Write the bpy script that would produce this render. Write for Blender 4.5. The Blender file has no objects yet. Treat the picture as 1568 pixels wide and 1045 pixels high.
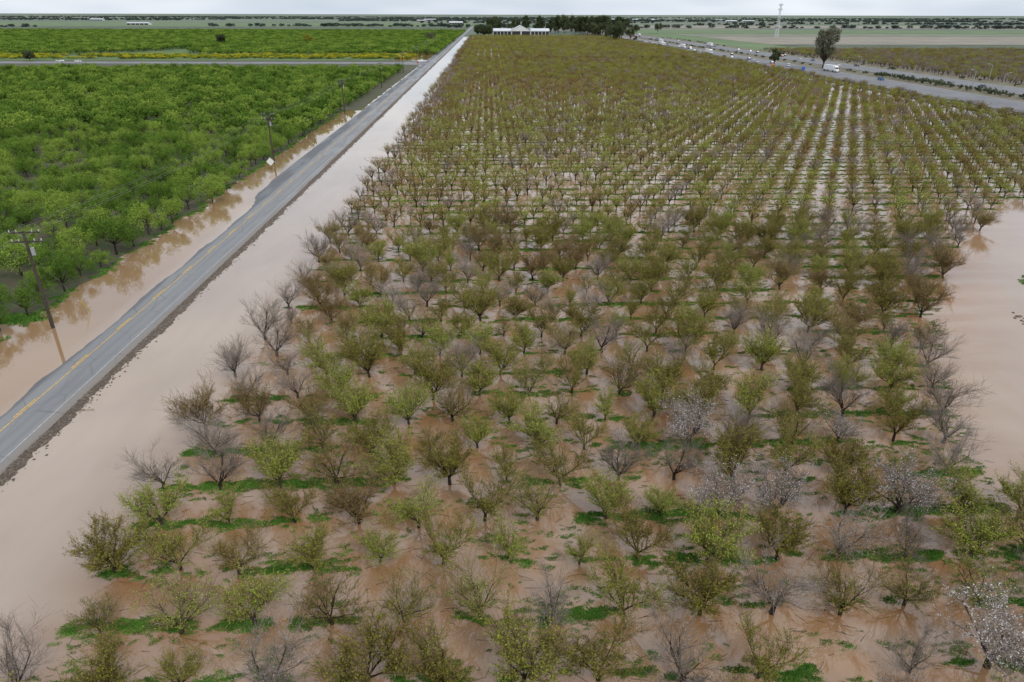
import bpy, math, random
from mathutils import Vector, Matrix, noise
R = random.Random(7)
sc = bpy.context.scene
H = 40.0
A = 5.35; B = 5.4

# ---------------------------------------------------------------- node helpers
def newmat(name):
    m = bpy.data.materials.new(name); m.use_nodes = True
    nt = m.node_tree
    b = nt.nodes['Principled BSDF']
    return m, nt, b
def N(nt, typ, **kw):
    n = nt.nodes.new(typ)
    for k, v in kw.items(): setattr(n, k, v)
    return n
def L(nt, a, b): nt.links.new(a, b)
def coords(nt, scale=(1, 1, 1), kind='Object'):
    tc = N(nt, 'ShaderNodeTexCoord'); mp = N(nt, 'ShaderNodeMapping')
    mp.inputs['Scale'].default_value = scale
    L(nt, tc.outputs[kind], mp.inputs['Vector']); return mp.outputs['Vector']
def noi(nt, vec, scale, detail=4, rough=0.55):
    n = N(nt, 'ShaderNodeTexNoise'); n.inputs['Scale'].default_value = scale
    n.inputs['Detail'].default_value = detail; n.inputs['Roughness'].default_value = rough
    L(nt, vec, n.inputs['Vector']); return n.outputs['Fac']
def ramp(nt, fac, stops):
    r = N(nt, 'ShaderNodeValToRGB'); e = r.color_ramp.elements
    while len(e) < len(stops): e.new(0.5)
    for i, (p, c) in enumerate(stops):
        e[i].position = p; e[i].color = (*c, 1) if len(c) == 3 else c
    L(nt, fac, r.inputs['Fac']); return r.outputs['Color']
def mix(nt, fac, a, b, mode='MIX'):
    n = N(nt, 'ShaderNodeMix', data_type='RGBA', blend_type=mode)
    for s, v in ((n.inputs[0], fac), (n.inputs[6], a), (n.inputs[7], b)):
        if isinstance(v, (int, float)): s.default_value = v
        elif isinstance(v, tuple): s.default_value = (*v, 1)
        else: L(nt, v, s)
    return n.outputs[2]
def mth(nt, op, a, b=0.0, c=None):
    n = N(nt, 'ShaderNodeMath', operation=op)
    for s, v in zip(n.inputs, (a, b, c)):
        if v is None: continue
        if isinstance(v, (int, float)): s.default_value = v
        else: L(nt, v, s)
    return n.outputs[0]
def mapr(nt, v, a, b, c=0.0, d=1.0):
    n = N(nt, 'ShaderNodeMapRange'); L(nt, v, n.inputs[0])
    for i, x in enumerate((a, b, c, d)): n.inputs[i + 1].default_value = x
    return n.outputs[0]
def bump(nt, b, h, strength, dist):
    n = N(nt, 'ShaderNodeBump'); n.inputs['Strength'].default_value = strength
    n.inputs['Distance'].default_value = dist
    L(nt, h, n.inputs['Height']); L(nt, n.outputs[0], b.inputs['Normal'])

def mat_simple(name, c, rough=0.7, var=0.25, scale=2.0, metal=0.0):
    m, nt, b = newmat(name)
    f = noi(nt, coords(nt), scale, 1)
    c2 = tuple(x * (1 - var) for x in c); c3 = tuple(min(1, x * (1 + var)) for x in c)
    L(nt, ramp(nt, f, [(0.3, c2), (0.7, c3)]), b.inputs['Base Color'])
    b.inputs['Roughness'].default_value = rough; b.inputs['Metallic'].default_value = metal
    return m
def mat_diff(name, stops):
    m, nt, b = newmat(name)
    f = noi(nt, coords(nt), 1.3, 1)
    oi = N(nt, 'ShaderNodeObjectInfo')
    v = mth(nt, 'ADD', mth(nt, 'MULTIPLY', f, 0.6), mth(nt, 'MULTIPLY', oi.outputs['Random'], 0.6))
    d = N(nt, 'ShaderNodeBsdfDiffuse'); L(nt, ramp(nt, v, stops), d.inputs[0])
    L(nt, d.outputs[0], nt.nodes['Material Output'].inputs[0]); nt.nodes.remove(b)
    return m
def mat_leaf(name, c1, c2, c3=None):
    return mat_diff(name, [(0.28, c1), (0.6, c2), (0.88, c3)] if c3 else [(0.3, c1), (0.8, c2)])

# ---------------------------------------------------------------- mesh helpers
class MB:
    def __init__(s): s.V = []; s.F = []; s.M = []
    def quad(s, a, b, c, d, m=0):
        i = len(s.V); s.V += [tuple(a), tuple(b), tuple(c), tuple(d)]; s.F.append((i, i+1, i+2, i+3)); s.M.append(m)
    def tri(s, a, b, c, m=0):
        i = len(s.V); s.V += [tuple(a), tuple(b), tuple(c)]; s.F.append((i, i+1, i+2)); s.M.append(m)
    def tube(s, p0, p1, r0, r1, n=3, m=0, cap=False):
        d = (p1 - p0)
        if d.length < 1e-6: return
        d.normalize(); u = d.orthogonal().normalized(); w = d.cross(u)
        i = len(s.V)
        for p, r in ((p0, r0), (p1, r1)):
            for k in range(n):
                a = 2 * math.pi * k / n
                s.V.append(tuple(p + (u * math.cos(a) + w * math.sin(a)) * r))
        for k in range(n):
            s.F.append((i + k, i + (k+1) % n, i + n + (k+1) % n, i + n + k)); s.M.append(m)
        if cap:
            s.F.append(tuple(i + n + k for k in range(n))); s.M.append(m)
            s.F.append(tuple(i + n - 1 - k for k in range(n))); s.M.append(m)
    def box(s, x0, x1, y0, y1, z0, z1, m=0, tx=0, ty=0):
        i = len(s.V)
        s.V += [(x0,y0,z0),(x1,y0,z0),(x1,y1,z0),(x0,y1,z0),(x0+tx,y0+ty,z1),(x1-tx,y0+ty,z1),(x1-tx,y1-ty,z1),(x0+tx,y1-ty,z1)]
        for f in ((3,2,1,0),(4,5,6,7),(0,1,5,4),(1,2,6,5),(2,3,7,6),(3,0,4,7)):
            s.F.append(tuple(i+k for k in f)); s.M.append(m)
    def leaf(s, p, sz, m, rng):
        n = Vector((rng.gauss(0,1), rng.gauss(0,1), rng.gauss(0,1)+0.5)).normalized()
        u = n.orthogonal().normalized(); u.rotate(Matrix.Rotation(rng.random()*6.28, 3, n)); w = n.cross(u)
        a = sz * rng.uniform(0.7, 1.3); b = a * 0.45
        s.quad(p, p + u*a*0.5 + w*b, p + u*a, p + u*a*0.5 - w*b, m)
    def mesh(s, name, mats, smooth=False):
        me = bpy.data.meshes.new(name); me.from_pydata(s.V, [], s.F)
        for m in mats: me.materials.append(m)
        me.polygons.foreach_set('material_index', s.M)
        if smooth: me.polygons.foreach_set('use_smooth', [True]*len(s.F))
        me.update(); return me
def obj(name, me, loc=(0,0,0), rz=0, sc_=1.0, parent=None, link=True):
    o = bpy.data.objects.new(name, me); o.location = loc; o.rotation_euler[2] = rz
    o.scale = (sc_,)*3 if isinstance(sc_, (int, float)) else sc_
    if link: sc.collection.objects.link(o)
    if parent: o.parent = parent
    return o
def instancer(name, pts, meshes):
    me = bpy.data.meshes.new(name)
    me.from_pydata([p[0] for p in pts], [], [])
    me.attributes.new('irot', 'FLOAT_VECTOR', 'POINT')
    me.attributes['irot'].data.foreach_set('vector', [c for p in pts for c in (0.0, 0.0, p[1])])
    me.attributes.new('isc', 'FLOAT_VECTOR', 'POINT')
    me.attributes['isc'].data.foreach_set('vector', [c for p in pts for c in p[2]])
    me.attributes.new('iidx', 'INT', 'POINT')
    me.attributes['iidx'].data.foreach_set('value', [p[3] for p in pts])
    o = obj(name, me)
    ng = bpy.data.node_groups.new(name, 'GeometryNodeTree')
    ng.interface.new_socket('Geometry', in_out='INPUT', socket_type='NodeSocketGeometry')
    ng.interface.new_socket('Geometry', in_out='OUTPUT', socket_type='NodeSocketGeometry')
    gi = ng.nodes.new('NodeGroupInput'); go = ng.nodes.new('NodeGroupOutput')
    jn = ng.nodes.new('GeometryNodeJoinGeometry')
    def na(nm, t):
        n = ng.nodes.new('GeometryNodeInputNamedAttribute'); n.data_type = t; n.inputs['Name'].default_value = nm
        return n.outputs['Attribute']
    ai, ar, asc = na('iidx', 'INT'), na('irot', 'FLOAT_VECTOR'), na('isc', 'FLOAT_VECTOR')
    for i, mk_ in enumerate(meshes):
        src = bpy.data.objects.new('%s_kind_%02d' % (name, i), mk_)
        oi = ng.nodes.new('GeometryNodeObjectInfo'); oi.inputs['Object'].default_value = src
        oi.inputs['As Instance'].default_value = True
        cp = ng.nodes.new('FunctionNodeCompare'); cp.data_type = 'INT'; cp.operation = 'EQUAL'
        ints = [s for s in cp.inputs if s.type == 'INT' and s.enabled]
        ng.links.new(ai, ints[0]); ints[1].default_value = i
        ip = ng.nodes.new('GeometryNodeInstanceOnPoints')
        ng.links.new(gi.outputs[0], ip.inputs['Points']); ng.links.new(oi.outputs['Geometry'], ip.inputs['Instance'])
        ng.links.new(cp.outputs[0], ip.inputs['Selection'])
        ng.links.new(ar, ip.inputs['Rotation']); ng.links.new(asc, ip.inputs['Scale'])
        ng.links.new(ip.outputs[0], jn.inputs[0])
    ng.links.new(jn.outputs[0], go.inputs[0])
    md = o.modifiers.new('GN', 'NODES'); md.node_group = ng
    return o

# ---------------------------------------------------------------- camera
PITCH = math.radians(25.6); YAW = math.radians(1.93)
cam = bpy.data.cameras.new('camera'); cam.lens = 24; cam.sensor_width = 36; cam.clip_end = 80000; cam.clip_start = 0.5
co = bpy.data.objects.new('camera', cam); sc.collection.objects.link(co); sc.camera = co
co.location = (0, 0, H)
co.rotation_euler = (Matrix.Rotation(-YAW, 3, 'Z') @ Matrix.Rotation(math.pi/2 - PITCH, 3, 'X') @ Matrix.Rotation(math.radians(0.15), 3, 'Z')).to_euler()
def infr(x, y, m=1.12, pad=8):
    cx = x*math.cos(YAW) - y*math.sin(YAW); cy = x*math.sin(YAW) + y*math.cos(YAW)
    z = H*math.sin(PITCH) + cy*math.cos(PITCH)
    return abs(cx) < z*0.75*m + pad and cy > 12

# ---------------------------------------------------------------- materials
bark = mat_diff('bark', [(.3, (0.04, 0.031, 0.025)), (.8, (0.075, 0.06, 0.048))])
twig = mat_diff('twig_bark', [(.3, (0.13, 0.092, 0.055)), (.8, (0.21, 0.15, 0.09))])
twig_pale = mat_diff('twig_pale', [(.3, (0.17, 0.14, 0.115)), (.8, (0.28, 0.235, 0.195))])
leaf_ol = mat_leaf('leaf_olive', (0.19, 0.165, 0.032), (0.25, 0.26, 0.042), (0.29, 0.37, 0.058))
leaf_ru = mat_leaf('leaf_rust', (0.22, 0.15, 0.05), (0.27, 0.205, 0.055), (0.29, 0.26, 0.06))
leaf_gr = mat_leaf('leaf_green', (0.068, 0.125, 0.02), (0.13, 0.22, 0.035), (0.25, 0.34, 0.06))
leaf_pk = mat_leaf('petal_pale', (0.28, 0.23, 0.21), (0.46, 0.40, 0.37))
petal = mat_leaf('petal_white', (0.5, 0.46, 0.45), (0.76, 0.72, 0.71))
leaf_far = mat_leaf('leaf_dark', (0.045, 0.06, 0.03), (0.10, 0.12, 0.06))
leaf_haze = mat_leaf('leaf_horizon_haze', (0.08, 0.105, 0.095), (0.13, 0.155, 0.13))  # distance haze put into the leaf colour, paler and bluer
leaf_gum = mat_leaf('leaf_gum', (0.08, 0.085, 0.055), (0.15, 0.15, 0.10))
leaf_yel = mat_leaf('leaf_mustard', (0.14, 0.20, 0.03), (0.46, 0.42, 0.04))
weed = mat_leaf('weed_green', (0.05, 0.12, 0.02), (0.09, 0.21, 0.032), (0.155, 0.30, 0.06))

# ---------------------------------------------------------------- trees
def almond(name, seed, leafmat, leaves=3, leafsz=0.085, twigmat=twig, twr=1.0, sparse=1.0, blossom=0, pr=.85, w=2.75, h=5.0):
    rng = random.Random(seed); mb = MB()
    def grow(p, d, Ln, r, lev):
        ns = 3 if lev < 3 else 1
        for s in range(ns):
            d = (d + Vector((rng.gauss(0,.13), rng.gauss(0,.13), rng.gauss(0.05,.09)))).normalized()
            q = p + d*Ln/ns; r1 = r*(0.72 if lev < 3 else .5)
            mb.tube(p, q, r, r1, 5 if lev < 2 else 3, 0 if lev < 2 else 1)
            if lev < 3:
                for _ in range(2 if lev < 2 else 3):
                    if rng.random() > sparse and lev > 0: continue
                    t = rng.uniform(0.2, 1.0)
                    dd = (d + Vector((rng.gauss(0,.52), rng.gauss(0,.52), rng.gauss(0.15,.34)))).normalized()
                    grow(p.lerp(q, t), dd, Ln*rng.uniform(0.48, 0.85), max(r1*0.5, 0.0085*twr), lev+1)
            if lev >= 2:
                for _ in range(leaves if lev == 2 else (leaves if rng.random() < pr else 0)):
                    pp = p.lerp(q, rng.random()) + Vector((rng.gauss(0,.045), rng.gauss(0,.045), rng.gauss(0,.045)))
                    mb.leaf(pp, leafsz, 3 if (blossom and rng.random() < blossom) else 2, rng)
            p = q; r = r1
    base = Vector((0,0,-0.25)); top = Vector((rng.gauss(0,.08), rng.gauss(0,.08), 0.6))
    mb.tube(base, top, 0.16, 0.13, 7, 0)
    n = rng.choice((4, 5, 6, 6)); a0 = rng.random()*6.28
    for k in range(n):
        a = a0 + 6.28*k/n + rng.gauss(0, .25); t = math.radians(rng.uniform(20, 50))
        d = Vector((math.cos(a)*math.sin(t), math.sin(a)*math.sin(t), math.cos(t)))
        grow(top, d, rng.uniform(1.8, 2.7), 0.075, 0)
    zs = sorted(v[2] for v in mb.V); rs = sorted(math.hypot(v[0], v[1]) for v in mb.V)
    kz = h/zs[int(len(zs)*.99)]; kr = w/rs[int(len(rs)*.95)]
    mb.V = [(v[0]*kr, v[1]*kr, v[2]*kz) for v in mb.V]
    return mb.mesh(name, [bark, twigmat, leafmat, petal])
near = []
for i in range(5): near.append(almond('almond_olive_%d'%i, 10+i, leaf_ol, 3, 0.09 + .006*(i % 3)))
for i in range(2): near.append(almond('almond_rust_%d'%i, 20+i, leaf_ru, 2, 0.08))
for i in range(2): near.append(almond('almond_bare_%d'%i, 30+i, leaf_pk, 1, 0.05, twig_pale, 1.0, 0.9))
near.append(almond('almond_blossom_0', 41, leaf_pk, 2, 0.065, twig_pale, 1.0, 0.9, 0.45))
for i in range(2): near.append(almond('almond_sparse_%d'%i, 51+i, leaf_ol, 2, 0.085, twig, 1.0, 0.85, 0, .5))
near.append(almond('almond_young_0', 58, leaf_ol, 3, 0.10, twig, 1.0, .8, 0, .8, 1.7, 4.4))

def far_almond(name, seed, leafmat, n=420, sz=0.26, w=2.45, h=4.5, tw=twig):
    rng = random.Random(seed); mb = MB()
    mb.tube(Vector((0,0,-.25)), Vector((0,0,0.9)), .14, .11, 5, 0)
    tips = []
    for k in range(6):
        a = k*1.047 + rng.gauss(0,.25); t = math.radians(rng.uniform(12, 42))
        p = Vector((0,0,.8)); d = Vector((math.cos(a)*math.sin(t), math.sin(a)*math.sin(t), math.cos(t)))
        q = p + d*1.8; mb.tube(p, q, .07, .04, 4, 0)
        for _ in range(7):
            dd = (d + Vector((rng.gauss(0,.5), rng.gauss(0,.5), rng.gauss(.1,.3)))).normalized()
            s = p.lerp(q, rng.uniform(.4, 1)); e = s + dd*rng.uniform(1.1, 2.1)
            mb.tube(s, e, .028, .010, 3, 1); tips.append((s, e))
    for _ in range(n):
        s, e = rng.choice(tips)
        pp = s.lerp(e, rng.uniform(.15, 1.08)) + Vector((rng.gauss(0,.2), rng.gauss(0,.2), rng.gauss(0,.2)))
        mb.leaf(pp, sz, 2 if rng.random() < .85 else 1, rng)
    rs = sorted(math.hypot(v[0], v[1]) for v in mb.V); zs = sorted(v[2] for v in mb.V)
    kr = w/rs[int(len(rs)*.96)]; kz = h/zs[-1]
    mb.V = [(v[0]*kr, v[1]*kr, v[2]*kz) for v in mb.V]
    return mb.mesh(name, [bark, tw, leafmat])
far = [far_almond('fa_ol_%d'%i, 60+i, leaf_ol, 420, .19) for i in range(3)] + \
      [far_almond('fa_ru_%d'%i, 70+i, leaf_ru, 330, .18) for i in range(2)] + \
      [far_almond('fa_ba_%d'%i, 80+i, twig_pale, 200, 0.15, tw=twig_pale) for i in range(2)]

def bushy(name, seed, leafmat, w=3.2, h=4.8, n=3400, sz=0.2, clumps=22, z0=0.9, trunk=True, spread=.28, tr=.16):
    rng = random.Random(seed); mb = MB()
    if trunk: mb.tube(Vector((0,0,-.2)), Vector((0,0,z0+.6)), tr, tr*.75, 6, 0)
    cs = []
    for _ in range(clumps):
        a = rng.random()*6.28; rr = w*math.sqrt(rng.random())*0.82
        z = z0 + (h - z0)*(0.25 + 0.62*rng.random()*(1 - 0.35*(rr/w)**2))
        c = Vector((math.cos(a)*rr, math.sin(a)*rr, z)); cs.append((c, rng.uniform(.45, 1.0)*w*spread))
        if trunk: mb.tube(Vector((0,0,z0+.4)), c, tr*.4, tr*.12, 3, 0)
    for _ in range(n):
        c, r = rng.choice(cs)
        d = Vector((rng.gauss(0,1), rng.gauss(0,1), rng.gauss(0,1))).normalized()*r*(rng.random()**.4)*(1.15 if rng.random() < .8 else 1.7)
        d.z *= 1.1
        mb.leaf(c + d, sz, 1, rng)
    return mb.mesh(name, [bark, leafmat])
green = [bushy('green_%d'%i, 90+i, leaf_gr, n=3600, sz=.16, clumps=18) for i in range(5)]
greenfar = [bushy('greenfar_%d'%i, 95+i, leaf_gr, n=600, sz=0.42) for i in range(3)]
yel = [bushy('yel_%d'%i, 120+i, leaf_yel, n=300, sz=0.6) for i in range(2)]
bigm = [bushy('big_%d'%i, 130+i, leaf_far, w=5.5, h=17, n=2000, sz=0.8, clumps=26, z0=3.5) for i in range(3)]
horm = [bushy('hor_%d'%i, 135+i, leaf_haze, w=5.5, h=15, n=500, sz=1.6, clumps=20, z0=1.5) for i in range(2)]
shrub = [bushy('shrub_%d'%i, 140+i, leaf_far, w=1.6, h=2.2, n=700, sz=0.22, clumps=12, z0=0, trunk=False) for i in range(2)]

BP = [(-99, 400), (45, 400), (47, 47), (55, 50), (67, 54.5), (89, 66), (104, 75), (118, 86), (155, 121), (166, 150), (172, 400), (5000, 400)]
def xmax(y):
    for (a, xa), (b, xb) in zip(BP, BP[1:]):
        if a <= y <= b: return xa + (xb-xa)*(y-a)/(b-a)
    return 400
XR = 224
def kind(x, y, rng):
    edge = (x < -25) or (x > xmax(y) - 5)
    g = noise.noise(Vector((x*0.012, y*0.008, 3.1))) + 0.5*noise.noise(Vector((x*.05, y*.05, 1)))
    r = rng.random()
    if edge and y > 50: return 2 if r < 0.5 else 1
    if y < 62 and x > 18 and r < 0.11: return 3
    if y < 62 and x > 10 and r < 0.34: return 2
    if r < 0.10: return 2
    if y > 90 and x > 60 and r < 0.2: return 2
    if r < 0.25 - g*0.6: return 1
    return 0
rows = []
j = -3
farpts = []
while True:
    y = 36.3 + B*j
    if y > 700: break
    off = -1.2 if j % 2 == 0 else 1.475
    k0 = int((-31.6 - off)/A) - 1
    for k in range(k0, 60):
        x = off + A*k
        if x < -31.2 or x > XR or x > xmax(y): continue
        if not infr(x, y): continue
        if R.random() < 0.03: continue
        px = x + R.gauss(0, .27); py = y + R.gauss(0, .27)
        kd = kind(x, y, R); s = R.uniform(0.8, 1.15)
        if R.random() < 0.07: s *= 0.65
        rot = R.random()*6.28
        if y < 135:
            idx = {0: R.choice((0,1,2,3,4,0,2,10,11,12)), 1: R.choice((5,6)), 2: R.choice((7,8)), 3: 9}[kd]
            if y < 66:
                obj('almond_tree', near[idx], (px, py, 0), rot, (s*1.04, s*1.04, s*R.uniform(.92, 1.08)))
            else:
                s *= .97
                rows.append(((px, py, 0), rot, (s, s, s*R.uniform(.92, 1.08)), idx))
        else:
            idx = {0: R.choice((0,1,2)), 1: R.choice((3,4)), 2: R.choice((5,6)), 3: 0}[kd]
            farpts.append(((px, py, 0), rot, (s, s, s), idx))
    j += 1
y = 700
while y < 1420:
    x = -30
    while x < XR:
        if infr(x, y):
            kd = kind(x, y, R); s = R.uniform(1.2, 1.6)
            idx = {0: R.choice((0,1,2)), 1: R.choice((3,4)), 2: R.choice((5,6)), 3: 0}[kd]
            farpts.append(((x + R.gauss(0,.8), y + R.gauss(0,.8), 0), R.random()*6, (s*1.1, s*1.1, s*0.85), idx))
        x += 7.6
    y += 7.6
instancer('almond_orchard', rows, near)
instancer('distant_almond_orchard', farpts, far)

gp = []; gf = []
y = 60
while y < 572:
    x = -68.0
    while x > -520:
        if infr(x, y):
            g = noise.noise(Vector((x*.06, y*.06, 2)))
            s = R.uniform(0.72, 1.18) + .25*g; p = (x + R.gauss(0,.8), y + R.gauss(0,.8), 0)
            if R.random() > .03:
                (gp if y < 260 else gf).append((p, R.random()*6.28, (s, s, s*R.uniform(.8, 1.2)), R.randrange(5 if y < 260 else 3)))
        x -= 6.1
    y += 5.6
instancer('green_orchard', gp, green)
y = 800
while y < 1900:
    x = -58
    while x > -1300:
        if infr(x, y) and noise.noise(Vector((x*.004, y*.006, 9))) > -0.42:
            s = R.uniform(1.25, 1.8)
            gf.append(((x + R.gauss(0,1), y + R.gauss(0,1), 0), R.random()*6, (s*1.1, s*1.1, s*.7), R.randrange(3)))
        x -= 10
    y += 10 if y < 1300 else 16
instancer('distant_green_orchard', gf, greenfar)
ys = []
for _ in range(1900):
    x = R.uniform(-900, -75); y = R.uniform(728, 792); s = R.uniform(.6, 1.1)
    if noise.noise(Vector((x*.02, y*.03, 1))) < -.25: continue
    if infr(x, y): ys.append(((x, y, -.6), R.random()*6, (s*1.2, s*1.2, s*.7), R.randrange(2)))
instancer('mustard_hedge', ys, yel)

rp = []
y = 300
while y < 900:
    x = 338
    while x < 900:
        if infr(x, y):
            r = R.random(); idx = R.choice((5,6)) if r < .45 else (R.choice((3,4)) if r < .65 else R.choice((0,1)))
            s = R.uniform(1.1, 1.5); rp.append(((x + R.gauss(0,.6), y + R.gauss(0,.6), 0), R.random()*6, (s, s, s*.85), idx))
        x += 7
    y += 7
instancer('bare_orchard', rp, far)

# ---------------------------------------------------------------- ground, water
def grid(name, x0, x1, y0, y1, z, mat, nx=1, ny=1, zf=None, ef=None):
    V = []; F = []
    for jj in range(ny+1):
        for ii in range(nx+1):
            x = x0 + (x1-x0)*ii/nx; yy = y0 + (y1-y0)*jj/ny
            if ef: x += ef(ii/nx, x, yy)
            V.append((x, yy, zf(x, yy) if zf else z))
    for jj in range(ny):
        for ii in range(nx):
            a = jj*(nx+1)+ii; F.append((a, a+1, a+nx+2, a+nx+1))
    me = bpy.data.meshes.new(name); me.from_pydata(V, [], F); me.materials.append(mat)
    if zf: me.polygons.foreach_set('use_smooth', [True]*len(F))
    return obj(name, me)

m, nt, b = newmat('farmland')
v = coords(nt)
br = N(nt, 'ShaderNodeTexBrick'); br.inputs['Scale'].default_value = 1.0
br.inputs['Brick Width'].default_value = 800; br.inputs['Row Height'].default_value = 400
br.inputs['Mortar Size'].default_value = 6; br.inputs['Bias'].default_value = 0
br.inputs['Color1'].default_value = (0, 0, 0, 1); br.inputs['Color2'].default_value = (1, 1, 1, 1); br.inputs['Mortar'].default_value = (.5, .5, .5, 1)
L(nt, v, br.inputs['Vector'])
c = ramp(nt, br.outputs['Color'], [(0.0, (0.10, 0.15, 0.08)), (0.35, (0.12, 0.17, 0.10)), (0.55, (0.21, 0.21, 0.16)), (0.8, (0.09, 0.13, 0.10)), (1.0, (0.15, 0.19, 0.12))])  # field tones kept pale and bluish, distance haze mixed into their colour
c = mix(nt, mapr(nt, noi(nt, v, 0.02, 3), .35, .7), c, mix(nt, 0.5, c, (0.09, 0.11, 0.08)))
L(nt, c, b.inputs['Base Color']); b.inputs['Roughness'].default_value = 0.95
grid('ground', -30000, 30000, -500, 45000, -0.25, m)

# muddy flood water: pale silt in suspension under a smooth reflecting surface
m, nt, b = newmat('flood_water')
v = coords(nt)
sx = N(nt, 'ShaderNodeSeparateXYZ'); L(nt, v, sx.inputs[0])
n1 = noi(nt, v, 0.035, 3); n2 = noi(nt, coords(nt, (0.3, 1, 1)), 0.3, 3, .6)
n3 = noi(nt, coords(nt, (1, .25, 1)), 0.12, 3, .6)
brown = ramp(nt, n1, [(0.35, (0.295, 0.155, 0.068)), (0.65, (0.34, 0.20, 0.102))])
silt = ramp(nt, n3, [(0.35, (0.335, 0.248, 0.178)), (0.7, (0.39, 0.30, 0.23))])
row = mth(nt, 'COSINE', mth(nt, 'MULTIPLY', mth(nt, 'SUBTRACT', sx.outputs[1], 36.3), 2*math.pi/B))
mid_sheen = mapr(nt, mth(nt, 'ADD', mth(nt, 'MULTIPLY', row, -0.10), n2), .42, .64)
brown = mix(nt, mth(nt, 'MULTIPLY', mid_sheen, .65), brown, (0.365, 0.25, 0.168))  # brown shallow berms along rows; pinkish sheen between them painted into the colour
xn = mth(nt, 'ADD', sx.outputs[0], mth(nt, 'MULTIPLY', n3, 6.0))
f_left = mapr(nt, xn, -33, -25, 1, 0)
f_ll = mapr(nt, xn, -53, -49, 1, 0)
pond = mth(nt, 'MULTIPLY', mapr(nt, mth(nt, 'SUBTRACT', xn, mth(nt, 'MULTIPLY', sx.outputs[1], .757)), 4, 14), mapr(nt, sx.outputs[1], 46, 60))
pond = mth(nt, 'MULTIPLY', pond, mapr(nt, sx.outputs[1], 160, 185, 1, 0))
col = mix(nt, pond, brown, mix(nt, .35, silt, (0.32, 0.20, 0.115)))
col = mix(nt, f_left, col, silt)
col = mix(nt, f_ll, col, (0.31, 0.19, 0.10))
L(nt, col, b.inputs['Base Color'])
b.inputs['Roughness'].default_value = 0.02; b.inputs['IOR'].default_value = 1.88
h = noi(nt, coords(nt, (1, .6, 1)), 1.1, 2)
bump(nt, b, h, 0.03, 0.05)
grid('flood_water', -90, 226, -60, 1440, 0, m)

m_soil, nt, b = newmat('orchard_soil')
c = ramp(nt, noi(nt, coords(nt), 0.25, 3), [(0.35, (0.05, 0.08, 0.02)), (0.6, (0.09, 0.07, 0.045)), (0.75, (0.05, 0.10, 0.02))])
L(nt, c, b.inputs['Base Color']); b.inputs['Roughness'].default_value = 0.9
def soil_edge(t, x, y):
    if t < 0.99: return 0
    return 2.2*noise.noise(Vector((y*.12, 5, 0))) + 1.0*noise.noise(Vector((y*.5, 7, 0)))
grid('orchard_ground', -700, -66.3, 91, 700, 0.02, m_soil, 2, 600, None, soil_edge)
grid('verge', -600, -58.6, 330, 640, 0.03, m_soil, 2, 200, None, soil_edge)
m_green = mat_simple('crop_green', (0.085, 0.14, 0.035), .95, .3, .05)
grid('green_field', -2200, -60, 700, 1900, -0.1, m_green)
m_tan = mat_simple('crop_tan', (0.25, 0.225, 0.175), .95, .15, .02)
m_sage = mat_simple('crop_sage', (0.18, 0.195, 0.135), .95, .15, .02)
m_grn2 = mat_simple('crop_bright', (0.12, 0.175, 0.075), .95, .2, .02)
m_dark = mat_simple('crop_dark', (0.08, 0.10, 0.06), .95, .3, .02)
grid('field_soil', 335, 1300, 150, 905, -0.1, mat_simple('soil_damp', (0.15, 0.12, 0.085), .9, .3, .1))
grid('dark_field', 420, 3200, 905, 1080, 0.0, m_dark)
grid('tan_field', 420, 3200, 1090, 1500, 0.0, m_tan)
grid('sage_field', 420, 3200, 1515, 1700, 0.0, m_sage)
grid('green_field', 330, 3600, 1720, 2100, 0.0, m_grn2)
grid('tan_field', 340, 4200, 2400, 3000, 0.0, m_tan)
grid('green_field', 330, 418, 905, 1700, 0.0, m_grn2)
grid('green_field', -30, 225, 1440, 1540, 0.05, m_grn2)
grid('dark_field', -2600, -60, 1950, 2500, 0.0, m_dark)
grid('green_field', -4000, -60, 2550, 3700, 0.0, m_grn2)

# ---------------------------------------------------------------- county road
m_as, nt, b = newmat('asphalt')
v = coords(nt); big = noi(nt, coords(nt, (1, .12, 1)), .35, 3); fine = noi(nt, v, 14, 1)
c = ramp(nt, big, [(0.35, (0.175, 0.175, 0.178)), (0.65, (0.265, 0.263, 0.26))])
c = mix(nt, mapr(nt, fine, .3, .7, 0, .25), c, (0.11, 0.11, 0.11))
cr = N(nt, 'ShaderNodeTexVoronoi', feature='DISTANCE_TO_EDGE'); cr.inputs['Scale'].default_value = .25
L(nt, coords(nt, (1, .6, 1)), cr.inputs['Vector'])
c = mix(nt, mapr(nt, cr.outputs['Distance'], 0, .012, .5, 0), c, (0.05, 0.05, 0.05))
sx = N(nt, 'ShaderNodeSeparateXYZ'); L(nt, v, sx.inputs[0])
xw = mth(nt, 'ADD', sx.outputs[0], mth(nt, 'MULTIPLY', big, 2.0))
dirt = mth(nt, 'MULTIPLY', mapr(nt, xw, -47.6, -46.2), .7)
c = mix(nt, dirt, c, (0.22, 0.175, 0.135))
wet = mapr(nt, xw, -53.0, -52.4, 1, 0)
c = mix(nt, mth(nt, 'MULTIPLY', wet, .6), c, (0.05, 0.053, 0.06))
for tx_ in (-50.6, -49.2):
    tr = mapr(nt, mth(nt, 'ABSOLUTE', mth(nt, 'SUBTRACT', sx.outputs[0], tx_)), 0, .45, .25, 0)
    c = mix(nt, tr, c, (0.10, 0.10, 0.105))
L(nt, c, b.inputs['Base Color'])
L(nt, mapr(nt, big, .4, .6, .35, .75), b.inputs['Roughness'])
RX0, RX1 = -57.6, -47.1
def lift(y): return 0.14*min(1, max(0, (y-150)/70.0))
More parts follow.
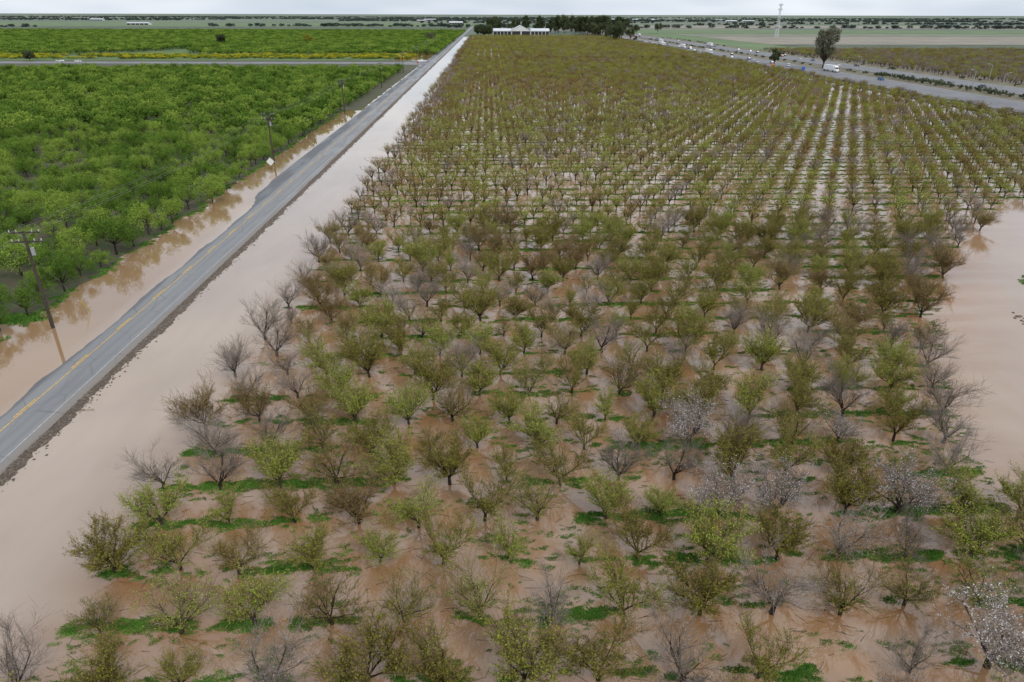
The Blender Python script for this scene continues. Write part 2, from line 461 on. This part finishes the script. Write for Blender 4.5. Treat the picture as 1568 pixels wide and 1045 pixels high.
def road_z(x, y):
    t = (x - (-54.2))/(RX1 + 54.2)
    e = 0.02*noise.noise(Vector((x*.3, y*.08, 0))) + .006*noise.noise(Vector((x*1.2, y*.6, 3)))
    if t < 0: return 0.12*t + e + lift(y)
    return 0.13*t + e + lift(y)
grid('road', RX0, RX1, -20, 2600, 0, m_as, 26, 2600, road_z)
m_gr, nt, b = newmat('gravel_shoulder')
f = noi(nt, coords(nt), 3.5, 4, .7)
L(nt, ramp(nt, f, [(0.35, (0.05, 0.04, 0.03)), (0.55, (0.15, 0.115, 0.085)), (0.7, (0.27, 0.22, 0.175))]), b.inputs['Base Color'])
b.inputs['Roughness'].default_value = .85; bump(nt, b, f, 1, .1)
def sh_z(x, y):
    e = 0.55*noise.noise(Vector((y*.35, 2, 0))) + 0.45*noise.noise(Vector((y*1.3, 9, 0))) + .6*noise.noise(Vector((y*.06, 4, 0)))
    t = (x - RX1 + .15)/(1.6 + e*1.3)
    return 0.125 + lift(y) - (0.16 + lift(y))*max(0, t)**1.3 + .03*noise.noise(Vector((x*2.2, y*2.2, 4)))
grid('road_shoulder', RX1-.15, RX1+3.0, -20, 1400, 0, m_gr, 10, 3500, sh_z)
m_yel = mat_simple('paint_yellow', (0.60, 0.38, 0.10), .6, .3, 3)
m_wht = mat_simple('paint_white', (0.5, 0.5, 0.48), .6, .25, 3)
mk = MB()
def mstrip(mb, x, w, y0, y1, m, step=4.0, dz=0.006):
    y = y0
    while y < y1:
        e = min(y1, y+step)
        mb.quad((x-w/2, y, road_z(x-w/2, y)+dz), (x+w/2, y, road_z(x+w/2, y)+dz), (x+w/2, e, road_z(x+w/2, e)+dz), (x-w/2, e, road_z(x-w/2, e)+dz), m); y = e
y = 8
while y < 900:
    mstrip(mk, -52.35, .17, y, y+4.0, 0, 1, .02); y += 11.5
mstrip(mk, -52.05, .14, 5, 500, 0, 1, .02)
mstrip(mk, -48.4, .08, 5, 700, 1, 1, .02)
obj('road_markings', mk.mesh('road_markings', [m_yel, m_wht]))
def rock(seed):
    rr = random.Random(seed); mb = MB(); n = 6
    for z, r in [(-.3,.7),(.1,1.0),(.55,.6)]:
        for k in range(n):
            a = k*6.283/n; q = r*rr.uniform(.75,1.2); mb.V.append((math.cos(a)*q, math.sin(a)*q, z*rr.uniform(.8,1.2)))
    mb.V.append((0,0,.75))
    for rg in range(2):
        for k in range(n):
            mb.F.append((rg*n+k, rg*n+(k+1)%n, (rg+1)*n+(k+1)%n, (rg+1)*n+k)); mb.M.append(0)
    for k in range(n): mb.F.append((2*n+k, 2*n+(k+1)%n, 3*n)); mb.M.append(0)
    return mb.mesh('rock_%d'%seed, [m_gr])
sp = []
for _ in range(4200):
    y = 20 + 330*R.random()**1.5; x = RX1 + abs(R.gauss(.5, .6)); s = R.uniform(.04, .15)
    sp.append(((x, y, max(0, sh_z(x, y))), R.random()*6, (s*1.3, s, s*.8), R.randrange(2)))
for _ in range(400):
    s = R.uniform(.08, .35); sp.append(((R.gauss(77.5, .5), R.gauss(83, 2.5), 0), R.random()*6, (s*1.3, s, s*.8), R.randrange(2)))
instancer('shoulder_gravel', sp, [rock(1), rock(2)])

m_rd2 = mat_simple('asphalt_far', (0.17, 0.165, 0.17), .6, .2, .05)
cb = MB()
cb.quad((-1400, 672, .06), (-90, 652, .06), (-90, 676, .06), (-1400, 700, .06))
cb.quad((-90, 652, .06), (RX0, 634, .06), (RX0, 690, .06), (-90, 676, .06))
obj('cross_road', cb.mesh('cross_road', [m_rd2]))

m_hw = mat_simple('highway_asphalt', (0.17, 0.17, 0.175), .7, .12, .05)
m_verge = mat_simple('dry_verge', (0.16, 0.14, 0.09), .95, .4, .15)
grid('highway_verge', 225, 336, 100, 6000, 0.3, m_verge)
grid('highway', 239, 270, 100, 6000, 0.5, m_hw)
grid('highway', 292, 320, 100, 6000, 0.5, m_hw)
hm = MB()
for x in (240.5, 268.5, 293.5, 318.5): hm.quad((x-.15, 100, .52), (x+.15, 100, .52), (x+.15, 3000, .52), (x-.15, 3000, .52), 0)
for x in (250, 259.5, 302.5, 311.5):
    y = 100
    while y < 1200: hm.quad((x-.12, y, .52), (x+.12, y, .52), (x+.12, y+4, .52), (x-.12, y+4, .52), 0); y += 12
obj('highway_markings', hm.mesh('highway_markings', [m_wht]))
gl = MB()
for xx in (231.0, 288.0):
    gl.box(xx-.06, xx+.06, 150, 1500, .95, 1.3, 0)
    y = 150
    while y < 900: gl.box(xx+.07, xx+.2, y, y+.15, .3, 1.2, 0); y += 4
obj('guard_rail', gl.mesh('guard_rail', [mat_simple('galvanised', (0.45, .46, .47), .45, .1, 1, .6)]))
hp = []
y = 230
while y < 520:
    s = R.uniform(1.2, 2.0); hp.append(((281 + R.gauss(0,1), y, .2), R.random()*6, (s, s, s*.9), R.randrange(2))); y += R.uniform(3, 9)
y = 520
while y < 1300:
    s = R.uniform(.8, 1.6); hp.append(((281 + R.gauss(0,1), y, .2), R.random()*6, (s, s, s*.8), R.randrange(2))); y += R.uniform(9, 30)
for _ in range(200):
    y = R.uniform(260, 1400); s = R.uniform(.5, 1.3); hp.append(((R.choice((227, 230, 234, 334, 328)) + R.gauss(0,1.5), y, .2), R.random()*6, (s, s, s*.8), R.randrange(2)))
instancer('median_shrubs', hp, shrub)
vp = []
for _ in range(190):
    y = R.uniform(260, 1200); x = R.uniform(222, 229); s = R.uniform(.8, 1.3)
    vp.append(((x, y, .1), R.random()*6, (s, s, s), R.choice((5, 6, 5, 3))))
instancer('verge_trees', vp, far)

# ---------------------------------------------------------------- weeds
def tuft(seed, n=70, r=.5, h=.26):
    rr = random.Random(seed); mb = MB()
    for _ in range(n):
        a = rr.random()*6.28; q = r*math.sqrt(rr.random()); p = Vector((math.cos(a)*q*1.4, math.sin(a)*q*.8, -.03))
        hh = h*rr.uniform(.3, 1)*(1-.5*q/r); d = Vector((rr.gauss(0,.12), rr.gauss(0,.12), hh))
        u = Vector((math.cos(a+1.5), math.sin(a+1.5), 0))*rr.uniform(.02, .05)
        mb.tri(p-u, p+u, p+d)
        mb.leaf(p+d*.5, .12, 0, rr)
    return mb.mesh('tuft_%d'%seed, [weed])
tufts = [tuft(i) for i in range(5)]
tp = []
def weedn(x, y):
    return noise.noise(Vector((x*.09, y*.35, 0))) + .8*noise.noise(Vector((x*.55, y*1.6, 4))) + .35*noise.noise(Vector((x*.025, y*.03, 8)))
def weeds(j0, j1, n, xa, xb):
    for _ in range(n):
        y = 36.3 + B*R.randrange(j0, j1) + R.gauss(.3, .38)
        if R.random() < .22: y += R.uniform(-2.6, 2.6)
        x = R.uniform(xa, xb)
        if x > xmax(y) - 1 or not infr(x, y, 1.0, 2): continue
        th = .15
        if y < 62 and x > 12: th = .02
        if y > 80: th = .06
        if y > 130: th = -.08
        if x < -20: th += .15
        if weedn(x, y) > th:
            s = R.uniform(.22, .8)*(1.3 if y > 130 else 1)
            tp.append(((x, y, 0), R.gauss(0, .4), (s*1.15, s*.85, s), R.randrange(5)))
weeds(-3, 5, 36000, -31, 62)
weeds(5, 18, 52000, -31, 110)
weeds(18, 50, 64000, -31, 220)
for _ in range(1000):
    y = R.uniform(85, 330); x = -66.4 + 2.0*noise.noise(Vector((y*.12, 5, 0))) + R.gauss(0, .5); s = R.uniform(.5, 1.3)
    if noise.noise(Vector((y*.2, 1, 1))) > -.1: tp.append(((x, y, 0), R.random()*6, (s, s, s), R.randrange(5)))
for _ in range(120):
    s = R.uniform(.8, 1.6); tp.append(((R.gauss(-68.5, 1.5), R.gauss(93, .8), 0), R.random()*6, (s, s, s), R.randrange(5)))
for _ in range(90):
    s = R.uniform(.8, 1.5); tp.append(((R.gauss(90.5, 1.0), R.gauss(103, 1.0), 0), R.random()*6, (s, s, s), R.randrange(5)))
instancer('weed_patches', tp, tufts)
print('tufts', len(tp), 'rows', len(rows), 'far', len(farpts), 'g', len(gp), len(gf))

deb = MB()
for _ in range(3600):
    y = 22 + 110*R.random(); x = R.uniform(-31, 70)
    if x > xmax(y): continue
    a = R.gauss(0, .5); l = R.uniform(.3, 1.4); p = Vector((x, y, .01)); q = p + Vector((math.cos(a)*l, math.sin(a)*l, R.uniform(0, .05)))
    deb.tube(p, q, .018, .008, 3, 0)
obj('floating_twigs', deb.mesh('floating_twigs', [bark]))

# ---------------------------------------------------------------- utility poles
wood = mat_simple('pole_wood', (0.055, 0.042, 0.032), .85, .3, 3)
metal = mat_simple('metal_grey', (0.36, 0.37, 0.38), .5, .1, 2, .3)
ins = mat_simple('insulator', (0.5, 0.5, 0.5), .3, .1)
def pole_mesh(hh=14):
    mb = MB()
    mb.tube(Vector((0,0,-.5)), Vector((0,0,hh)), .26, .17, 10, 0, True)
    for z in (hh-.35, hh-1.6):
        mb.box(-1.9, 1.9, .18, .34, z, z+.2, 0)
        mb.tube(Vector((-.9,.19,z)), Vector((0,.19,z-.7)), .03, .03, 4, 1); mb.tube(Vector((.9,.19,z)), Vector((0,.19,z-.7)), .03, .03, 4, 1)
        for x in (-1.8, -.95, .95, 1.8): mb.tube(Vector((x,.26,z+.2)), Vector((x,.26,z+.5)), .08, .05, 6, 2, True)
    mb.tube(Vector((.5,0,hh-3.3)), Vector((.5,0,hh-2.3)), .26, .26, 10, 1, True)
    return mb.mesh('utility_pole', [wood, metal, ins])
pm = pole_mesh()
PY = [-30, 89.5, 207, 318, 435, 552, 668, 790, 910]
PX = [-66, -61.6, -63.5, -63.5, -63.5, -63.5, -64, -64, -64]
for x, y in list(zip(PX, PY))[1:]:
    obj('utility_pole', pm, (x, y, 0), 0.12 if y < 100 else 0)
wr = MB()
for (xa, ya), (xb, yb) in zip(list(zip(PX, PY)), list(zip(PX, PY))[1:]):
    for ox, z in ((-1.8, 14.15), (-.95, 14.15), (.95, 14.15), (1.8, 14.15)):
        pr = None
        for s in range(13):
            t = s/12; p = Vector((xa+(xb-xa)*t+ox, ya+(yb-ya)*t+.26, z - 1.6*4*t*(1-t)))
            if pr is not None: wr.tube(pr, p, .014, .014, 3, 0)
            pr = p
obj('power_lines', wr.mesh('power_lines', [metal]))
gw = MB(); gw.tube(Vector((-61.6, 89.5, 11)), Vector((-59.5, 95.5, 0)), .012, .012, 3, 0)
d0 = (Vector((-59.5, 95.5, 0)) - Vector((-61.6, 89.5, 11))).normalized()
gw.tube(Vector((-59.5, 95.5, 0)) - d0*2.4, Vector((-59.5, 95.5, 0)), .05, .05, 5, 1)
obj('guy_wire', gw.mesh('guy_wire', [metal, mat_simple('marker_yellow', (.6, .45, .03), .5, .1)]))

def sign(name, loc, rz, kindn, size=.75, col=(.75,.75,.74), ph=2.2):
    e = bpy.data.objects.new(name, None); sc.collection.objects.link(e); e.location = loc; e.rotation_euler[2] = rz
    mb = MB(); mb.box(-.05, .05, .03, .11, -.5, ph, 0); obj('post', mb.mesh('post', [wood]), parent=e)
    mb = MB(); n = {'diamond': 4, 'oct': 8, 'rect': 4}[kindn]; a0 = {'diamond': 0, 'oct': math.pi/8, 'rect': math.pi/4}[kindn]
    for off in (-.02, .02):
        for k in range(n):
            a = a0 + 2*math.pi*k/n; mb.V.append((math.cos(a)*size, off, ph + math.sin(a)*size))
    mb.F = [tuple(range(n)), tuple(range(2*n-1, n-1, -1))] + [(k, (k+1)%n, n+(k+1)%n, n+k) for k in range(n)]
    mb.M = [0]*len(mb.F); obj('panel', mb.mesh('panel', [mat_simple(name+'_face', col, .4, .08)]), parent=e)
sign('warning_sign', (-61.8, 198, 0), 0, 'diamond', 1.15)
sign('stop_sign', (-59.5, 628, 0), 0, 'oct', .8, (.5, .03, .03), 2.8)
sign('road_sign', (230, 528, .3), .2, 'rect', 2.0, (.02, .12, .5), 4)
sign('construction_sign', (231, 590, .3), .2, 'diamond', 1.6, (.8, .2, .03), 3)

def lamp(loc, rz):
    mb = MB(); mb.tube(Vector((0,0,0)), Vector((0,0,10)), .2, .13, 8, 0, True)
    p = Vector((0,0,10))
    for k in range(1, 6):
        t = k/5; q = Vector((2.6*t, 0, 10 + 1.1*math.sin(t*math.pi*.5))); mb.tube(p, q, .09, .07, 6, 0); p = q
    mb.box(2.3, 3.3, -.2, .2, 10.95, 11.2, 0, .1, .05)
    obj('street_lamp', mb.mesh('street_lamp', [metal]), loc, rz)
lamp((286, 420, .3), math.pi); lamp((286, 395, .3), 0); lamp((288, 560, .3), math.pi); lamp((330, 470, .3), math.pi)

# ---------------------------------------------------------------- vehicles
glass = mat_simple('vehicle_glass', (.02, .025, .03), .1, .1); tyre = mat_simple('tyre', (.02, .02, .02), .8, .1)
def wheels(mb, xs, ys, r, m):
    for x in xs:
        for y in ys: mb.tube(Vector((x-.13, y, r)), Vector((x+.13, y, r)), r, r, 12, m, True)
def car(loc, rz, col, suv=False, name='car'):
    mb = MB(); hh = .2 if suv else 0
    mb.box(-.9, .9, -2.25, 2.25, .35, .95+hh, 0, .06, .06)
    mb.box(-.8, .8, -1.7 if not suv else -2.1, .9, .952+hh, 1.45+hh, 1, .14, .38 if not suv else .25)
    mb.box(-.66, .66, -1.25 if not suv else -1.8, .5, 1.455+hh, 1.50+hh, 0, .03, .03)
    wheels(mb, (-.82, .82), (-1.4, 1.4), .34, 2)
    return obj(name, mb.mesh(name, [mat_simple('car_paint', col, .3, .05), glass, tyre]), loc, rz, 1.15)
def pickup(loc, rz, col):
    mb = MB(); mb.box(-.97, .97, -2.8, 2.8, .45, 1.1, 0, .05, .05)
    mb.box(-.88, .88, -.6, 1.4, 1.102, 1.75, 1, .14, .3); mb.box(-.72, .72, -.25, 1.05, 1.755, 1.8, 0)
    mb.box(-.97, -.87, -2.75, -.65, 1.102, 1.35, 0); mb.box(.87, .97, -2.75, -.65, 1.102, 1.35, 0)
    wheels(mb, (-.87, .87), (-1.8, 1.8), .42, 2)
    return obj('pickup_truck', mb.mesh('pickup_truck', [mat_simple('pickup_paint', col, .3, .05), glass, tyre]), loc, rz, 1.15)
def semi(loc, rz, col=(.78,.78,.78)):
    mb = MB(); mb.box(-1.3, 1.3, -9, 5.2, 1.15, 4.1, 0); mb.box(-.5, .5, -8.6, 8, .8, 1.14, 3)
    mb.box(-1.2, 1.2, 5.7, 7.9, .8, 3.4, 0, .08, .15); mb.box(-1.05, 1.05, 7.95, 9.3, .8, 1.9, 0, .1, .2)
    mb.box(-1.0, 1.0, 7.76, 7.93, 2.2, 3.0, 1); mb.box(-1.1, 1.1, 5.8, 7.3, 3.41, 4.0, 0, .1, .3)
    wheels(mb, (-1.1, 1.1), (-8, -6.8, 4.6, 5.9, 8.6), .5, 2)
    return obj('semi_truck', mb.mesh('semi_truck', [mat_simple('trailer_white', col, .4, .05), glass, tyre, metal]), loc, rz, 1.15)
Z = .51
semi((264, 556, Z), math.pi); semi((304, 1010, Z), 0, (.7,.7,.72)); semi((265, 1350, Z), math.pi, (.6,.2,.15)); semi((307, 1800, Z), 0)
semi((254, 960, Z), math.pi); semi((265, 1130, Z), math.pi, (.65,.66,.7)); semi((305, 1500, Z), 0)
semi((255, 1420, Z), math.pi); semi((264, 1600, Z), math.pi); semi((247, 820, Z), math.pi); semi((247, 1050, Z), math.pi); semi((246, 1250, Z), math.pi)
car((263, 480, Z), math.pi, (.03, .12, .3), True); car((305, 385, Z), 0, (.75,.75,.75)); car((299, 430, Z), 0, (.1,.1,.11))
car((254, 700, Z), math.pi, (.6,.6,.62)); pickup((299, 620, Z), 0, (.7,.7,.7)); car((255, 880, Z), math.pi, (.04,.04,.05)); car((306, 760, Z), 0, (.3,.03,.03), True)
for k in range(80):
    y = 600 + 1300*((k + R.random())/80.0); a = R.random() < .75
    car((R.choice((245, 246, 254, 264)) if a else R.choice((298, 307, 314)), y, Z), math.pi if a else 0, R.choice(((.7,.7,.7), (.05,.05,.06), (.78,.78,.78), (.75,.75,.75), (.1,.15,.3))), R.random() < .5)
pickup((-385, 676, .07), 1.55, (.75,.75,.75)); car((-368, 674, .07), 1.55, (.75,.75,.75), True)

# ---------------------------------------------------------------- farm buildings
white = mat_simple('white_siding', (.66, .66, .66), .6, .06, .3); roofm = mat_simple('metal_roof', (.6, .62, .65), .45, .08, .2)
darkm = mat_simple('dark_opening', (.03, .03, .035), .9, .1)
def shed(mb, x, y, w, d, e, r, openings=5):
    x0, x1 = x-w/2, x+w/2
    mb.box(x0, x1, y, y+d, -.3, e, 0)
    mb.tri((x0, y, e), (x1, y, e), (x, y, r), 0); mb.tri((x1, y+d, e), (x0, y+d, e), (x, y+d, r), 0)
    o = .8
    mb.quad((x0-o, y-o, e-.3), (x, y-o, r+.15), (x, y+d+o, r+.15), (x0-o, y+d+o, e-.3), 1)
    mb.quad((x, y-o, r+.15), (x1+o, y-o, e-.3), (x1+o, y+d+o, e-.3), (x, y+d+o, r+.15), 1)
    n = openings; ww = w/n
    for k in range(n):
        mb.box(x0 + ww*(k+.06), x0 + ww*(k+.94), y-.12, y-.02, 0, e*.86, 2)
def longshed(mb, x, y, w, d, e, r, n):
    x0, x1 = x-w/2, x+w/2; ym = y+d/2; o = .8
    mb.box(x0, x1, y, y+d, -.3, e, 0)
    mb.tri((x0, y+d, e), (x0, y, e), (x0, ym, r), 0); mb.tri((x1, y, e), (x1, y+d, e), (x1, ym, r), 0)
    mb.quad((x0-o, y-o, e-.2), (x1+o, y-o, e-.2), (x1+o, ym, r+.15), (x0-o, ym, r+.15), 1)
    mb.quad((x0-o, ym, r+.15), (x1+o, ym, r+.15), (x1+o, y+d+o, e-.2), (x0-o, y+d+o, e-.2), 1)
    ww = w/n
    for k in range(n): mb.box(x0 + ww*(k+.06), x0 + ww*(k+.94), y-.12, y-.02, 0, e*.86, 2)
def building(name, loc, parts):
    e = bpy.data.objects.new(name, None); sc.collection.objects.link(e); e.location = loc
    for i, (kf, p) in enumerate(parts):
        mb = MB(); kf(mb, *p); obj('barn_bay_%d' % i, mb.mesh('barn_bay', [white, roofm, darkm]), parent=e)
building('farm_barn', (66, 1480, 0), [(longshed, (-37, 0, 34, 34, 10, 14, 5)), (shed, (0, -6, 38, 46, 11, 20, 2)), (longshed, (38, 0, 36, 34, 10, 14, 5))])
for k in range(15):
    x = R.uniform(-3200, 3600); y = R.uniform(2600, 5600)
    building('distant_farm_building', (x, y, 0), [(longshed, (0, 0, R.uniform(40, 90), 30, 6, R.uniform(8, 11), 5))])

# ---------------------------------------------------------------- larger trees
def gum(name, loc, hgt, w, seed, mat=leaf_far, n=5000, sz=.7, clumps=30, spread=.28):
    me = bushy(name, seed, mat, w=w, h=hgt, n=n, sz=sz, clumps=clumps, z0=hgt*.12, spread=spread, tr=hgt*.022)
    obj(name, me, loc)
gum('eucalyptus_tree', (274, 592, 0), 36, 10, 201, leaf_gum, 7500, .8, 46, .26); gum('eucalyptus_tree', (252, 640, 0), 14, 4.5, 202)
gum('shade_tree', (-365, 1030, 0), 16, 7, 203); gum('shade_tree', (-90, 1180, 0), 16, 9, 204, leaf_gum, 2000); gum('shade_tree', (-258, 1090, 0), 12, 9, 205, leaf_ol)
gum('shade_tree', (-420, 690, 0), 9, 5, 206)
bp = []
for _ in range(105):
    x = R.uniform(-25, 380) if R.random() < .4 else R.gauss(210, 55); y = R.uniform(1560, 1950)
    if x < 130 and y < 1620: continue
    s = R.uniform(.5, 2.4); bp.append(((x, y, 0), R.random()*6, (s, s, s), R.randrange(3)))
for _ in range(34):
    x = R.uniform(200, 232); y = R.uniform(1150, 1600); s = R.uniform(.5, 1.7); bp.append(((x, y, 0), R.random()*6, (s, s, s), R.randrange(3)))
for _ in range(30):
    x = R.uniform(-22, 8); y = R.uniform(1440, 1620); s = R.uniform(.5, 1.4); bp.append(((x, y, 0), R.random()*6, (s, s, s), R.randrange(3)))
instancer('farmyard_trees', bp, bigm)
bp = []
for ln in range(110):
    y0 = R.uniform(2100, 9000); x0 = R.uniform(-7000, 6000); ll = R.uniform(300, 2200)
    for _ in range(int(ll/15)):
        s = R.uniform(.5, 1.3); bp.append(((x0 + R.uniform(0, ll), y0 + R.gauss(0, 12), -1), R.random()*6, (s*1.9, s*1.5, s*.7), R.randrange(2)))
instancer('distant_tree_line', bp, horm)

tw = MB(); hh = 58
def tp_(z, k):
    w = 3.2*(1 - z/hh) + 1.0; a = math.pi/4 + k*math.pi/2; return Vector((math.cos(a)*w, math.sin(a)*w, z))
zs = [hh*i/12 for i in range(13)]
for a, c in zip(zs, zs[1:]):
    for k in range(4):
        tw.tube(tp_(a, k), tp_(c, k), .28, .28, 4, 0); tw.tube(tp_(a, k), tp_(c, (k+1) % 4), .15, .15, 3, 0)
        tw.tube(tp_(c, k), tp_(c, (k+1) % 4), .15, .15, 3, 0)
for z in (hh-1, hh-9):
    for k in range(8):
        a = k*math.pi/4; tw.box(math.cos(a)*3.2-.5, math.cos(a)*3.2+.5, math.sin(a)*3.2-.5, math.sin(a)*3.2+.5, z-1.6, z+1.6, 0)
        tw.tube(Vector((0,0,z)), Vector((math.cos(a)*3.2, math.sin(a)*3.2, z)), .12, .12, 3, 0)
tw.tube(Vector((0,0,hh)), Vector((0,0,hh+5)), .15, .1, 4, 0)
obj('communications_tower', tw.mesh('communications_tower', [mat_simple('tower_paint', (.6,.61,.63), .5, .05)]), (555, 1420, 0))

# ---------------------------------------------------------------- light
w = bpy.data.worlds.new('World'); sc.world = w; w.use_nodes = True; nt = w.node_tree
bg = nt.nodes['Background']
sky = N(nt, 'ShaderNodeTexSky', sky_type='NISHITA'); sky.sun_disc = False
sky.sun_elevation = math.radians(48); sky.sun_rotation = math.radians(150); sky.dust_density = 2.0; sky.air_density = 1.0
tc = N(nt, 'ShaderNodeTexCoord'); mp = N(nt, 'ShaderNodeMapping'); mp.inputs['Scale'].default_value = (1, 1, 5)
L(nt, tc.outputs['Generated'], mp.inputs['Vector'])
cl = noi(nt, mp.outputs[0], 2.2, 3, .6)
cc = ramp(nt, cl, [(0.3, (6.4, 7.4, 8.8)), (0.7, (9.2, 9.4, 9.6))])
c = mix(nt, mapr(nt, cl, .3, .65, .65, .95), sky.outputs[0], cc)
L(nt, c, bg.inputs[0]); bg.inputs[1].default_value = 0.118
sl = bpy.data.lights.new('sun', 'SUN'); sl.energy = 1.45; sl.angle = math.radians(14); sl.color = (1, .95, .87)
so = bpy.data.objects.new('sun', sl); sc.collection.objects.link(so)
so.rotation_euler = (math.radians(42), 0, math.radians(30))
so.location = (0, 0, 200)
sc.view_settings.view_transform = 'Standard'; sc.view_settings.look = 'None'; sc.view_settings.exposure = 0
